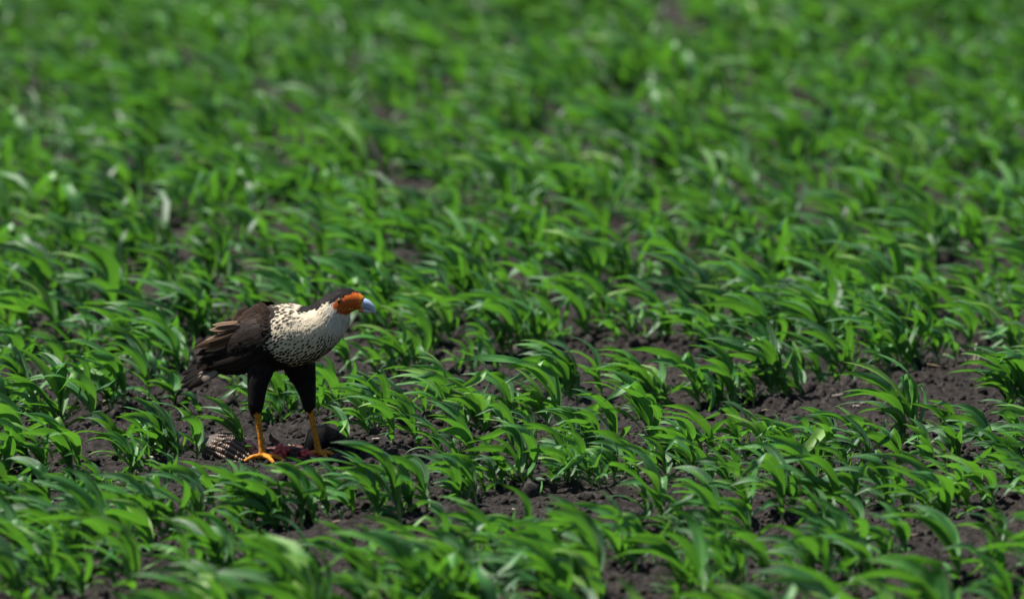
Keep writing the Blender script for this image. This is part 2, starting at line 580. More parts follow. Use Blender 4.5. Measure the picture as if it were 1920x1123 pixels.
# plants told apart in the photograph: foot of the stem (pixels) and height (pixels)
SEEN = [
    (75, 790, 92), (117, 803, 150), (168, 772, 112), (178, 803, 105), (232, 764, 108), (277, 754, 118), (329, 756, 66),
    (335, 862, 104), (367, 858, 98), (457, 858, 108), (375, 774, 42), (444, 751, 50), (80, 897, 118), (137, 893, 112), (152, 896, 92),
    (20, 905, 110), (45, 880, 120), (62, 1066, 150), (111, 1048, 132), (158, 1048, 142), (191, 1074, 164), (207, 1072, 148), (256, 1048, 106),
    (307, 1020, 112), (328, 1014, 118), (374, 1012, 132), (444, 1017, 62), (124, 920, 42), (191, 910, 58), (248, 897, 78),
    (327, 911, 76), (292, 860, 72), (230, 870, 90), (542, 993, 126), (565, 989, 112), (619, 979, 104), (666, 963, 72), (712, 973, 94),
    (751, 981, 142), (862, 948, 98), (803, 963, 100), (893, 896, 112), (942, 919, 84), (885, 932, 72), (733, 852, 84),
    (684, 1102, 130), (741, 1105, 108), (795, 1108, 122), (852, 1064, 112), (929, 1051, 112), (594, 1108, 130), (519, 1115, 112),
    (470, 1080, 110), (420, 1095, 118), (360, 1110, 126), (250, 1118, 110), (130, 1122, 112), (40, 1125, 120), (880, 1122, 112), (960, 1118, 100),
    (1004, 919, 112), (1043, 914, 72), (1089, 919, 98), (1151, 919, 82), (1241, 989, 132), (1172, 1071, 142), (1187, 1066, 108),
    (1081, 1066, 92), (1040, 1066, 112), (986, 1053, 132), (1228, 1048, 62), (1316, 1015, 62), (1363, 1025, 132), (1409, 973, 102), (1355, 979, 112),
    (1288, 878, 102), (1278, 880, 74), (1466, 986, 122), (1489, 979, 92), (1551, 968, 134), (1582, 973, 112), (1615, 963, 92), (1667, 971, 108),
    (1698, 966, 62), (1745, 976, 122), (1783, 981, 128), (1817, 968, 76), (1848, 953, 102), (1868, 950, 86), (1905, 935, 112),
    (1794, 1100, 134), (1592, 1082, 132), (1659, 1066, 102), (1698, 1053, 86), (1876, 1053, 82), (1523, 1115, 112), (1714, 1102, 62),
    (1440, 1100, 118), (1380, 1105, 110), (1300, 1112, 116), (1640, 1118, 100), (1860, 1110, 110), (1120, 1122, 96), (1050, 1125, 104),
    (1610, 840, 84), (1721, 832, 150), (1551, 836, 80), (1786, 802, 62), (1892, 780, 104), (1918, 778, 112), (1850, 796, 36), (1455, 742, 124),
    (1473, 739, 112), (1502, 734, 82), (1538, 721, 92), (1579, 724, 112), (1646, 695, 92), (1659, 690, 86), (1693, 700, 132), (1732, 693, 116),
    (1760, 688, 82), (1874, 654, 102), (1850, 830, 60), (1905, 850, 90), (1860, 862, 110), (1800, 868, 110),
    (1054, 801, 134), (1212, 780, 62), (1235, 755, 96), (1214, 747, 92), (1312, 760, 108), (1349, 752, 82), (1372, 755, 116), (1413, 742, 52), (1447, 742, 140),
    (1225, 868, 148), (1160, 858, 104), (1281, 876, 86), (1351, 868, 112), (1403, 868, 106), (1440, 880, 98), (1500, 880, 92), (1258, 638, 92), (1049, 646, 102), (1101, 626, 102),
    (1196, 749, 92), (1129, 742, 104), (1085, 748, 112), (1067, 744, 96), (655, 716, 92), (712, 700, 92), (769, 706, 122), (813, 672, 84), (893, 690, 72),
    (916, 669, 82), (958, 664, 104), (862, 700, 52), (728, 811, 104), (692, 822, 74), (655, 835, 72), (785, 842, 88), (852, 793, 134), (896, 809, 92),
    (909, 811, 86), (970, 796, 98), (779, 822, 82), (963, 862, 92), (829, 862, 88), (841, 780, 110), (715, 800, 84), (640, 790, 100), (620, 770, 96), (556, 765, 70), (530, 790, 92),
    (20, 640, 110), (60, 655, 105), (110, 640, 112), (150, 690, 120), (190, 660, 110), (230, 680, 100), (270, 650, 115), (310, 690, 105), (350, 640, 110), (395, 640, 100),
    (30, 720, 110), (110, 735, 100), (60, 760, 90), (4, 690, 110), (330, 700, 100), (290, 705, 90), (425, 625, 90), (15, 780, 90),
    (700, 640, 100), (750, 625, 110), (800, 620, 110), (850, 640, 100), (890, 612, 100), (930, 622, 110), (990, 632, 110), (1012, 655, 90),
    (1150, 612, 100), (1185, 645, 80), (1230, 615, 90), (1300, 650, 100), (1350, 662, 95), (1400, 640, 110), (1440, 672, 100), (1500, 650, 110), (1560, 660, 105), (1600, 640, 110),
    (1640, 650, 100), (1700, 640, 110), (1760, 640, 115), (1800, 622, 115), (1850, 640, 100), (1900, 690, 100), (1560, 692, 90), (1820, 660, 90),
    (450, 962, 92), (485, 990, 112), (300, 962, 72), (230, 962, 90), (90, 962, 100), (160, 972, 95), (405, 940, 84), (60, 988, 100), (505, 935, 70), (640, 945, 84),
    (1110, 860, 84), (1070, 905, 96), (1190, 905, 92), (1330, 915, 92), (1390, 925, 86), (1250, 920, 78), (1640, 905, 92), (1690, 890, 84), (1560, 895, 92), (1750, 890, 96),
    (511, 800, 60), (1545, 1020, 90), (1620, 1010, 80), (30, 1010, 100), (10, 960, 110), (90, 990, 90),
]
plants = []          # (x, y, H, seed, visible size)
for k, (px_, py_, hp) in enumerate(SEEN):
    x, y = px_ground(px_, py_)
    sc = ground_px(x, y)[2]
    plants.append([x, y, hp / sc * 1.10, 1000 + k, True])
rc = np.random.default_rng(77)
for p in list(plants):                      # plants mostly stand in twos and threes
    for _q in range(int(rc.choice([0, 1, 2, 3], p=[.22, .38, .28, .12]))):
        if abs(p[0] + 0.50) < 0.26 and abs(p[1]) < 0.35: continue
        s_ = rc.choice([-1, 1]) * rc.uniform(0.02, 0.085)
        plants.append([p[0] + math.cos(ROW_AZ) * s_, p[1] + math.sin(ROW_AZ) * s_ + rc.uniform(-.03, .03), p[2] * rc.uniform(0.5, 1.0), 3000 + len(plants), True])
taken = np.array([(p[0], p[1]) for p in plants])


def near_seen(x, y, r):
    return ((taken[:, 0] - x) ** 2 + ((taken[:, 1] - y) * 0.55) ** 2).min() < r * r


rg = np.random.default_rng(42)
tdir = (math.cos(ROW_AZ), math.sin(ROW_AZ))
fill = []
for k in range(-30, 60):
    c = (k - ROW_PHASE) * ROW_P
    s = -30.0
    while s < 45.0:
        s += rg.choice([0.016, 0.028, 0.042, 0.07, 0.14], p=[.34, .34, .2, .09, .03])
        x = tdir[0] * s + ROW_N[0] * c + rg.normal(0, 0.065)
        y = tdir[1] * s + ROW_N[1] * c + rg.normal(0, 0.065)
        if y < -5.0 or y > 23: continue
        half = 0.0835 * (y + CAM_D) + 0.5
        if abs(x) > half + 2.6: continue
        if (abs(x) > half or y > 17 or y < -4.2) and rg.random() < 0.5: continue
        qx, qy, sc = ground_px(x, y)
        inside = -20 < qx < 1940
        if inside and 632 < qy < 1126: continue          # that zone is placed plant by plant
        if inside and 590 < qy <= 632 and near_seen(x, y, 0.05): continue
        if abs(x + 0.55) < 0.35 and abs(y) < 0.35: continue
        H = float(np.clip(rg.normal(0.156, 0.040), 0.06, 0.24))
        fill.append([x, y, H, 0, inside])
for p in fill:
    p[3] = int(rg.integers(0, 100000)) + 5000


def visible_px(p):
    qx, qy, sc = ground_px(p[0], p[1])
    if not (-70 < qx < 1990) or qy - p[2] * sc > 1110 or qy < 10: return 0
    return sc


plants.sort(key=lambda p: (p[3] >= 3000, -p[2] * ground_px(p[0], p[1])[2]))
over = plants[298:]; plants = plants[:298]
fill.sort(key=lambda p: -visible_px(p))
n_extra = max(0, 298 - len(plants))
single = plants + fill[:n_extra]
rest = fill[n_extra:] + over

BIRD_PX = (530, 862)
BIRD = Vector((*px_ground(*BIRD_PX), 0.0))
BIRD_YAW = R(-12)
fwd = (math.cos(BIRD_YAW), math.sin(BIRD_YAW)); rgt = (fwd[1], -fwd[0])


def place_words(x, y):
    dx, dy = x - BIRD.x, y - BIRD.y
    f = dx * fwd[0] + dy * fwd[1]; r = dx * rgt[0] + dy * rgt[1]
    d = math.hypot(f, r)
    steps = ['right beside', 'half a step', 'one step', 'two steps', 'three steps', 'four steps', 'five steps', 'six steps', 'seven steps', 'eight steps',
             'nine steps', 'ten steps', 'eleven steps', 'twelve steps', 'thirteen steps', 'fourteen steps', 'fifteen steps', 'sixteen steps']
    k = 0 if d < 0.16 else (1 if d < 0.32 else min(len(steps) - 1, 1 + int(round(d / 0.5))))
    if k == 0: return 'right beside the caracara'
    o = int(round(math.atan2(r, f) / (math.pi / 8))) % 16
    way = ['straight ahead of', 'ahead and slightly right of', 'ahead and right of', 'right and slightly ahead of', 'straight right of', 'right and slightly behind', 'behind and right of',
           'behind and slightly right of', 'straight behind', 'behind and slightly left of', 'behind and left of', 'left and slightly behind', 'straight left of', 'left and slightly ahead of',
           'ahead and left of', 'ahead and slightly left of'][o]
    return f'{steps[k]} {way} the caracara'


named = {}
for x, y, H, seed, seen in single:
    z = gh1(x, y)
    stem, leaves = plant_geo(seed, H)
    root = empty('sorghum_plant', (x, y, z))
    size = 'tall' if H > 0.185 else ('tiny' if H < 0.08 else ('small' if H < 0.125 else ('' if H < 0.16 else 'tallish')))
    tn = float(np.mean([l[3][0] for l in leaves]))
    hue = 'dark green' if tn < 0.30 else ('yellowish' if tn > 0.56 else ('bright green' if tn > 0.43 else 'green'))
    word = ['', '', 'two', 'three', 'four', 'five', 'six', 'seven', 'eight', 'nine'][len(leaves)]
    tag(root, None, 'sorghum plant', 'young sorghum plants in the field rows')
    named.setdefault((size, f'{hue} {word}-leaved sorghum plant {place_words(x, y)}'), []).append((H, root))
    V, F, UV, T = stem
    obj('stem', mesh_from('stem', V, F, UV, {'tint': T}), M_STEM, root)
    for V, F, UV, T in leaves:
        obj('leaf', mesh_from('leaf', V, F, UV, {'tint': T}), M_LEAF, root)

for (size, words), rows in named.items():
    rows.sort(key=lambda r: -r[0])
    alike = {1: [size], 2: ['taller', 'shorter'], 3: ['tallest', 'middle-sized', 'shortest']}.get(len(rows), [size] * len(rows))
    for a_, (H, root) in zip(alike, rows):
        root['label'] = f'{a_} {words}'.strip()

# the rest of the field, beyond what can be told apart
protos = []
for k in range(48):
    stem, leaves = plant_geo(9000 + k, 0.16, low=True)
    Vs = [stem[0]] + [l[0] for l in leaves]; Fs = [stem[1]] + [l[1] for l in leaves]
    Us = [stem[2]] + [l[2] for l in leaves]; Ts = [stem[3]] + [l[3] for l in leaves]
    off = 0; FF = []
    for v, f in zip(Vs, Fs):
        FF.append(f + off); off += len(v)
    ms = np.concatenate([np.full(len(Fs[0]), 1)] + [np.zeros(len(f), int) for f in Fs[1:]])
    protos.append((np.concatenate(Vs), np.concatenate(FF), np.concatenate(Us), np.concatenate(Ts), ms))
AV, AF, AU, AT, AM = [], [], [], [], []
off = 0
for x, y, H, seed, seen in rest:
    V, F, UV, T, ms = protos[seed % len(protos)]
    an = rg.normal(0, 0.28); s = H / 0.16
    ca, sa = math.cos(an), math.sin(an)
    P = np.stack([(V[:, 0] * ca - V[:, 1] * sa) * s + x, (V[:, 0] * sa + V[:, 1] * ca) * s + y, V[:, 2] * s + gh1(x, y)], 1)
    AV.append(P); AF.append(F + off); AU.append(UV); AT.append(np.clip(T + rg.normal(0, 0.08), 0, 1)); AM.append(ms)
    off += len(P)
me = mesh_from('sorghum_crop', np.concatenate(AV), np.concatenate(AF), np.concatenate(AU), {'tint': np.concatenate(AT)})
me.materials.append(M_LEAF); me.materials.append(M_STEM)
me.polygons.foreach_set('material_index', np.concatenate(AM).astype(np.int32))
tag(obj('sorghum_crop', me), 'dense rows of wind-bent sorghum filling the far field', 'crop', kind='stuff')
print('plants', len(single), 'rest', len(rest))


# ------------------------------------------------------------------ tubes and lofts
def tube(path, radii, m=10, flat=None, cap=True):
    """loft of ellipses along 3-D points; radii (a, b): a sideways, b in the bend plane"""
    path = [np.array(p, float) for p in path]
    V, F = [], []
    n = len(path)
    ref = np.array([0, 1.0, 0]) if flat is None else np.array(flat, float)
    for k in range(n):
        t = nrm(path[min(k + 1, n - 1)] - path[max(k - 1, 0)])
        s = nrm(ref - t * np.dot(ref, t)); b = np.cross(t, s)
        ra, rb = radii[k] if isinstance(radii[k], (tuple, list)) else (radii[k], radii[k])
        for q in range(m):
            a_ = 2 * math.pi * q / m
            V.append(path[k] + s * math.cos(a_) * ra + b * math.sin(a_) * rb)
    for k in range(n - 1):
        for q in range(m):
            F.append([k * m + q, k * m + (q + 1) % m, (k + 1) * m + (q + 1) % m, (k + 1) * m + q])
    if cap:
        F.append([q for q in range(m)][::-1]); F.append([(n - 1) * m + q for q in range(m)])
    return V, F


def smooth_path(pts, n):
    """Catmull-Rom resample of rows of numbers"""
    P = np.array(pts, float)
    out = []
    for k in range(n):
        t = k / (n - 1) * (len(P) - 1)
        i = min(int(t), len(P) - 2); f = t - i
        p0, p1, p2, p3 = P[max(i - 1, 0)], P[i], P[i + 1], P[min(i + 2, len(P) - 1)]
        out.append(0.5 * ((2 * p1) + (-p0 + p2) * f + (2 * p0 - 5 * p1 + 4 * p2 - p3) * f * f + (-p0 + 3 * p1 - 3 * p2 + p3) * f ** 3))
    return np.array(out)


# ------------------------------------------------------------------ the caracara
S = 1 / 790.0
XS = 1.02


def L3(px, py, lat=0.0):
    return np.array([(px - BIRD_PX[0]) * S * XS, lat, (BIRD_PX[1] - py) * S])


def to_px(P):
    return P[:, 0] / (S * XS) + BIRD_PX[0], BIRD_PX[1] - P[:, 2] / S


bird = empty('caracara', BIRD, BIRD_YAW)
tag(bird, 'caracara with black cap, orange face and speckled cream breast standing over the carcass', 'bird')

SPINE = [(404, 690, 9, 12), (432, 668, 32, 33), (468, 645, 52, 50), (508, 634, 61, 57), (548, 627, 61, 59), (583, 619, 52, 53), (610, 602, 43, 42),
         (627, 580, 36, 33), (640, 565, 28, 26), (655, 559, 23.5, 22), (671, 560, 17.5, 15), (681, 564, 12, 10)]
SP = smooth_path(SPINE, 46)


def remesh(bits, voxel, smooth_it):
    bm = bmesh.new()
    for V, F in bits:
        vs = [bm.verts.new(v) for v in V]
        for f in F:
            try: bm.faces.new([vs[q] for q in f])
            except ValueError: pass
    bmesh.ops.recalc_face_normals(bm, faces=bm.faces)
    me = bpy.data.meshes.new('tmp'); bm.to_mesh(me); bm.free()
    ob = bpy.data.objects.new('tmp', me); COL.objects.link(ob)
    md = ob.modifiers.new('r', 'REMESH'); md.mode = 'VOXEL'; md.voxel_size = voxel
    sm = ob.modifiers.new('s', 'SMOOTH'); sm.iterations = smooth_it; sm.factor = 0.5
    dg = bpy.context.evaluated_depsgraph_get()
    res = bpy.data.meshes.new_from_object(ob.evaluated_get(dg))
    bpy.data.objects.remove(ob); bpy.data.meshes.remove(me)
    return res


bits = [tube([L3(r[0], r[1]) for r in SP], [(r[3] * S, r[2] * S) for r in SP], 24)]
LEGS = {-1: dict(hip=[(500, 640, 30, 22), (496, 682, 27, 25), (491, 715, 20, 19), (489, 742, 16.5, 16), (488, 760, 14, 13.5), (489, 766, 8, 8)],
                 tar=[(489, 755, 7), (493, 785, 5.8), (497, 815, 5.4), (500, 842, 6.2), (502, 849, 7.6)], lat=-0.044),
        1: dict(hip=[(550, 640, 34, 22), (556, 682, 32, 27), (564, 715, 23, 20), (570, 742, 16, 16), (572, 762, 12.5, 12.5), (573, 768, 8, 8)],
                tar=[(572, 757, 7), (577, 785, 5.8), (583, 815, 5.4), (588, 842, 6.2), (590, 850, 7.6)], lat=0.044)}
TOES = {-1: [(-150, .050), (38, .052), (-4, .060), (-46, .054)], 1: [(178, .034), (30, .050), (-8, .056), (-50, .052)]}
claws = []
for s, lg in LEGS.items():
    h = smooth_path(lg['hip'], 14)
    bits.append(tube([L3(r[0], r[1], lg['lat'] * np.interp(k / 13, [0, .4, 1], [0.35, 0.9, 1.0])) for k, r in enumerate(h)], [(r[3] * S, r[2] * S) for r in h], 16))
    t = smooth_path(lg['tar'], 16)
    bits.append(tube([L3(r[0], r[1], lg['lat']) for r in t], [r[2] * S * (1 + (0.06 if k % 2 else 0)) for k, r in enumerate(t)], 12))
    ank = L3(lg['tar'][-1][0], lg['tar'][-1][1], lg['lat'])
    for ang, ln in TOES[s]:
        d = np.array([math.cos(R(ang)), math.sin(R(ang)), 0.0])
        pts = [ank, ank + d * ln * .25 + np.array([0, 0, -.001]), ank + d * ln * .55 + np.array([0, 0, -.003]), ank + d * ln * .8 + np.array([0, 0, -.009]), ank + d * ln + np.array([0, 0, -.014])]
        bits.append(tube(pts, [.0080, .0063, .0057, .0052, .0042], 10, flat=(-d[1], d[0], 0)))
        e = pts[-1]
        cp = [e - d * .003 + np.array([0, 0, .001]), e + d * .006 + np.array([0, 0, .002]), e + d * .013 + np.array([0, 0, -.002]), e + d * .016 + np.array([0, 0, -.010])]
        claws.append((cp, [.0040, .0036, .0024, .0004], (-d[1], d[0], 0)))
body_me = remesh(bits, 0.0024, 5)
nv = len(body_me.vertices)
co = np.empty(nv * 3, np.float32); body_me.vertices.foreach_get('co', co); co = co.reshape(-1, 3).astype(float)
no = np.empty(nv * 3, np.float32); body_me.vertices.foreach_get('normal', no); no = no.reshape(-1, 3).astype(float)


def in_poly(x, y, poly):
    inside = np.zeros(len(x), bool)
    n = len(poly)
    for k in range(n):
        x0, y0 = poly[k]; x1, y1 = poly[(k + 1) % n]
        c = ((y0 > y) != (y1 > y)) & (x < (x1 - x0) * (y - y0) / (y1 - y0 + 1e-9) + x0)
        inside ^= c
    return inside


FACE = [(652, 547), (668, 542), (680, 546), (700, 550), (700, 592), (661, 583), (651, 584), (641, 580), (636, 569), (631, 560), (640, 556), (648, 551)]
CAP = [(672, 543), (668, 545), (652, 548), (646, 552), (634, 557), (618, 562), (604, 568), (592, 575), (578, 581), (564, 580), (566, 566), (570, 520), (690, 520), (682, 545)]
CREAM = [(518, 540), (521, 569), (526, 589), (513, 617), (517, 645), (530, 664), (557, 682), (592, 674), (613, 664), (690, 640), (690, 540), (560, 540)]


def region(P):
    x, y = to_px(P)
    x = x + 2.5 * np.sin(P[:, 1] * 900 + y * 0.6); y = y + 2.0 * np.sin(P[:, 1] * 700 + x * 0.5)
    face = in_poly(x, y, FACE); cap = in_poly(x, y, CAP) & ~face; cream = in_poly(x, y, CREAM) & ~face & ~cap & ~((x > 655) & (y < 572))
    skin = (y > 766)
    return x, y, face, cap, cream, skin


def body_colour(P, rg_):
    x, y, face, cap, cream, skin = region(P)
    C = np.tile(np.array([0.0105, 0.0085, 0.0080]), (len(P), 1))
    up = np.clip((640 - y) / 60, 0, 1)[:, None]
    C = C + up * np.array([0.016, 0.010, 0.007])
    C[cap] = (0.011, 0.0095, 0.0095)
    C[cream] = (0.64, 0.56, 0.42)
    thr = cream & (x > 632)
    C[thr] = (0.62, 0.57, 0.48)
    f = np.clip((y[face] - 548) / 30, 0, 1)[:, None]
    C[face] = np.array([0.62, 0.135, 0.022]) * (1 - f) + np.array([0.42, 0.085, 0.018]) * f
    rim = face & (np.abs(y - 573) < 1.6) & (x > 648)
    C[rim] = (0.66, 0.30, 0.05)
    cere = face & (x > 678)
    C[cere] = (0.74, 0.27, 0.035)
    C[skin] = (0.72, 0.30, 0.030)
    rings = skin & (np.abs(((y * 0.17) % 1.0) - 0.5) < 0.16)
    C[rings] = (0.36, 0.13, 0.02)
    return C


Cb = body_colour(co, RNG)
at = body_me.attributes.new('Col', 'FLOAT_COLOR', 'POINT')
at.data.foreach_set('color', np.hstack([Cb, np.ones((nv, 1))]).astype(np.float32).ravel())
body_me.polygons.foreach_set('use_smooth', np.ones(len(body_me.polygons), bool))
body_me.name = 'body'
obj('body', body_me, M_BODY, bird)

for cp, rr, fl in claws:
    V, F = tube(smooth_path(cp, 7), [np.interp(k / 6 * 3, range(4), rr) for k in range(7)], 8, flat=fl)
    obj('claw', mesh_from('claw', np.array(V), F), M_CLAW, bird)


# --- feathers
def feather_geo(root, d, nm, Lg, Wd, lift=0.10, curl=0.10, n=4, ac=2, pointed=0.35):
    side = nrm(np.cross(nm, d))
    V, UV, F = [], [], []
    for k in range(n + 1):
        t = k / n
        w = Wd * 0.5 * (np.interp(t, [0, .25, .6, .85, 1], [.45, .85, 1, .85, pointed]))
        c = root + d * Lg * t + nm * Lg * (lift * t - curl * t * t)
        for q in range(ac + 1):
            s = -1 + 2 * q / ac
            V.append(c + side * s * w - nm * abs(s) * w * 0.22 - d * abs(s) ** 2 * Lg * 0.06 * t); UV.append(((s + 1) / 2, t))
    for k in range(n):
        for q in range(ac):
            a_ = k * (ac + 1) + q
            F.append((a_, a_ + 1, a_ + ac + 2, a_ + ac + 1))
    return np.array(V), np.array(F), np.array(UV)


class Plumage:
    def __init__(self): self.V, self.F, self.U, self.C, self.S, self.n = [], [], [], [], [], 0

    def add(self, g, col, spot=0.0):
        V, F, U = g
        self.V.append(V); self.F.append(F + self.n); self.U.append(U)
        col = np.asarray(col, float)
        self.C.append(np.tile(col, (len(V), 1)) if col.ndim == 1 else col)
        self.S.append(np.full(len(V), spot)); self.n += len(V)

    def build(self, name, parent, kind=None):
        me = mesh_from(name, np.concatenate(self.V), np.concatenate(self.F), np.concatenate(self.U),
                       {'Col': np.concatenate(self.C), 'spot': np.concatenate(self.S)})
        o = obj(name, me, M_FEATHER, parent)
        if kind: o['kind'] = kind
        return o


def spine_near(x, y):
    d = (SP[:, 0] - x) ** 2 + (SP[:, 1] - y) ** 2
    k = int(d.argmin()); a_, b_ = max(k - 1, 0), min(k + 1, len(SP) - 1)
    t = np.array([SP[b_, 0] - SP[a_, 0], SP[b_, 1] - SP[a_, 1]]); t /= np.linalg.norm(t)
    return k, t


breast, dark_pl, crest_pl = Plumage(), Plumage(), Plumage()
X, Y, face, cap, cream, skin = region(co)
order = RNG.permutation(nv)
grid = {}
edge = np.array(CREAM[1:9], float)


def seg_dist(x, y, poly):
    b = 1e9
    for (x0, y0), (x1, y1) in zip(poly[:-1], poly[1:]):
        t = max(0, min(1, ((x - x0) * (x1 - x0) + (y - y0) * (y1 - y0)) / ((x1 - x0) ** 2 + (y1 - y0) ** 2)))
        b = min(b, math.hypot(x - x0 - t * (x1 - x0), y - y0 - t * (y1 - y0)))
    return b


for v in order:
    if face[v] or skin[v] or Y[v] > 764 or math.hypot(X[v] - 643.5, Y[v] - 556.5) < 6.5: continue
    P, nm = co[v], no[v]
    if nm @ nm < 0.5: continue
    x, y = X[v], Y[v]
    if cream[v]: rad = 0.0076 if seg_dist(x, y, edge) < 66 and x < 622 else 0.0050
    elif cap[v]: rad = 0.0042
    else: rad = 0.0075
    cell = 0.0090
    key = tuple(np.floor(P / cell).astype(int))
    bad = False
    for a1 in (-1, 0, 1):
        for a2 in (-1, 0, 1):
            for a3 in (-1, 0, 1):
                for q in grid.get((key[0] + a1, key[1] + a2, key[2] + a3), ()):
                    if ((q - P) ** 2).sum() < rad * rad: bad = True; break
                if bad: break
            if bad: break
        if bad: break
    if bad: continue
    grid.setdefault(key, []).append(P)
    k, t = spine_near(x, y)
    d = np.array([-t[0], 0, t[1]])              # backwards along the bird (picture y points down)
    d = d + np.array([0, 0, -0.35])
    if y > 690: d = np.array([0.0, 0, -1.0])
    elif y > 660 and not cream[v]: d = d + np.array([0, 0, -0.8])
    d = d + RNG.normal(0, 0.12, 3)
    d = nrm(d - nm * (d @ nm))
    if cream[v]:
        de = seg_dist(x, y, edge)
        sp = 0.0
        reach = 60 if y > 600 else 66
        if de < reach:
            sp = np.clip(0.92 - 0.62 * de / reach + RNG.normal(0, 0.05), 0, 1.0)
            if y < 596: sp = min(1.0, sp * 1.25)
            elif y > 615: sp = min(1.0, sp * 1.22)
            if RNG.random() < 0.10: sp *= 0.5
        base = np.array([0.56, 0.48, 0.355]) if x < 625 else np.array([0.55, 0.50, 0.42])
        base = base * RNG.uniform(0.80, 1.0)
        if y < 598 and x < 580: base = base * 0.62
        if de < 22 and RNG.random() < 0.80 - de / 30: base = np.array([0.020, 0.015, 0.012])
        Lg, Wd = (0.0170, 0.0108) if sp > 0 else (0.0135, 0.0068)
        breast.add(feather_geo(P - nm * 0.0004, d, nm, Lg * RNG.uniform(.85, 1.15), Wd, 0.20 if sp == 0 else 0.15, 0.10), base, sp)
    elif cap[v]:
        back = np.clip((640 - x) / 70, 0, 1)
        c = np.array([0.013, 0.0115, 0.0115]) + back * np.array([0.006, 0.004, 0.004])
        crest_pl.add(feather_geo(P - nm * 0.0004, d, nm, (0.012 + 0.009 * back) * RNG.uniform(.8, 1.2), 0.005, 0.16 - 0.06 * back, 0.12, pointed=0.15), c * RNG.uniform(.7, 1.3))
    else:
        up = np.clip((650 - y) / 60, 0, 1)
        c = np.array([0.010, 0.0082, 0.0078]) + up * np.array([0.018, 0.011, 0.0075])
        Lg = 0.020 if y < 690 else 0.016
        dark_pl.add(feather_geo(P - nm * 0.0006, d, nm, Lg * RNG.uniform(.8, 1.2), 0.012, 0.12, 0.10, pointed=0.3), c * RNG.uniform(.6, 1.35))

# shaggy end of the crest over the nape
for k in range(46):
    s = RNG.uniform(-1, 1)
    x0, y0 = RNG.uniform(582, 606), 0
    y0 = np.interp(x0, [582, 606], [570, 558]) + RNG.uniform(-3, 8)
    kk, t = spine_near(x0, y0)
    lat = s * 0.036
    P = L3(x0, y0, lat)
    j = ((co - P) ** 2).sum(1).argmin(); P = co[j]; nm = no[j]
    d = nrm(np.array([-1.0, 0, -0.72 + RNG.normal(0, 0.14)])); d = nrm(d - nm * (d @ nm))
    crest_pl.add(feather_geo(P + nm * 0.001, d, nm, RNG.uniform(.016, .027), .005, .05, .08, n=5, pointed=.1), np.array([0.014, 0.012, 0.012]) * RNG.uniform(.7, 1.4))
breast.build('breast_plumage', bird, 'stuff')
dark_pl.build('dark_plumage', bird, 'stuff')
crest_pl.build('crest', bird, 'stuff')

# --- wings
WU = [(524, 588), (508, 572), (488, 570), (465, 577), (446, 591), (430, 607), (412, 628), (396, 652), (384, 676)]
WL = [(520, 612), (519, 640), (512, 664), (494, 680), (470, 688), (448, 692), (428, 692), (408, 690), (388, 683)]


from mathutils.bvhtree import BVHTree
body_bvh = BVHTree.FromPolygons([tuple(v) for v in co], [tuple(p.vertices) for p in body_me.polygons])


def body_side(x, y, sd):
    p = L3(x, y, sd * 0.3)
    h = body_bvh.ray_cast(Vector(p), Vector((0, -sd, 0)))
    return abs(h[0].y) if h[0] is not None and h[0].y * sd > 0 else 0.012


def lat_at(x, y):
    dd = (SP[:, 0] - x) ** 2 + (SP[:, 1] - y) ** 2
    k = int(dd.argmin())
    dist = math.sqrt(dd[k]); r, w = SP[k, 2], SP[k, 3]
    return w * S * math.sqrt(max(0.0, 1 - min(1, dist / r) ** 2))


def flight(name, wing, root, tip, latr, latt, width, cols, roll, n=9, curl=0.03):
    """one vane as a mesh of its own; cols = (root colour, edge/tip colour)"""
    a_, b_ = L3(*root, latr), L3(*tip, latt)
    d = b_ - a_; Lg = np.linalg.norm(d); d = d / Lg
    sd = math.copysign(1, latr)
    nm = nrm(np.array([0, sd * math.cos(roll), math.sin(roll)])); nm = nrm(nm - d * (nm @ d))
    V, F, U = feather_geo(a_, d, nm, Lg, width * S, 0.03, curl, n, 4, 0.30)
    e = np.abs(U[:, 0] - 0.5) * 2; t = U[:, 1]
    k = np.clip(np.maximum((e - .55) * 2.0, (t - .80) * 4.0), 0, 1)[:, None]
    C = np.array(cols[0]) * (1 - k) + np.array(cols[1]) * k
    me = mesh_from(name, V, F, U, {'Col': C, 'spot': np.zeros(len(V))})
    return obj(name, me, M_FEATHER, wing)


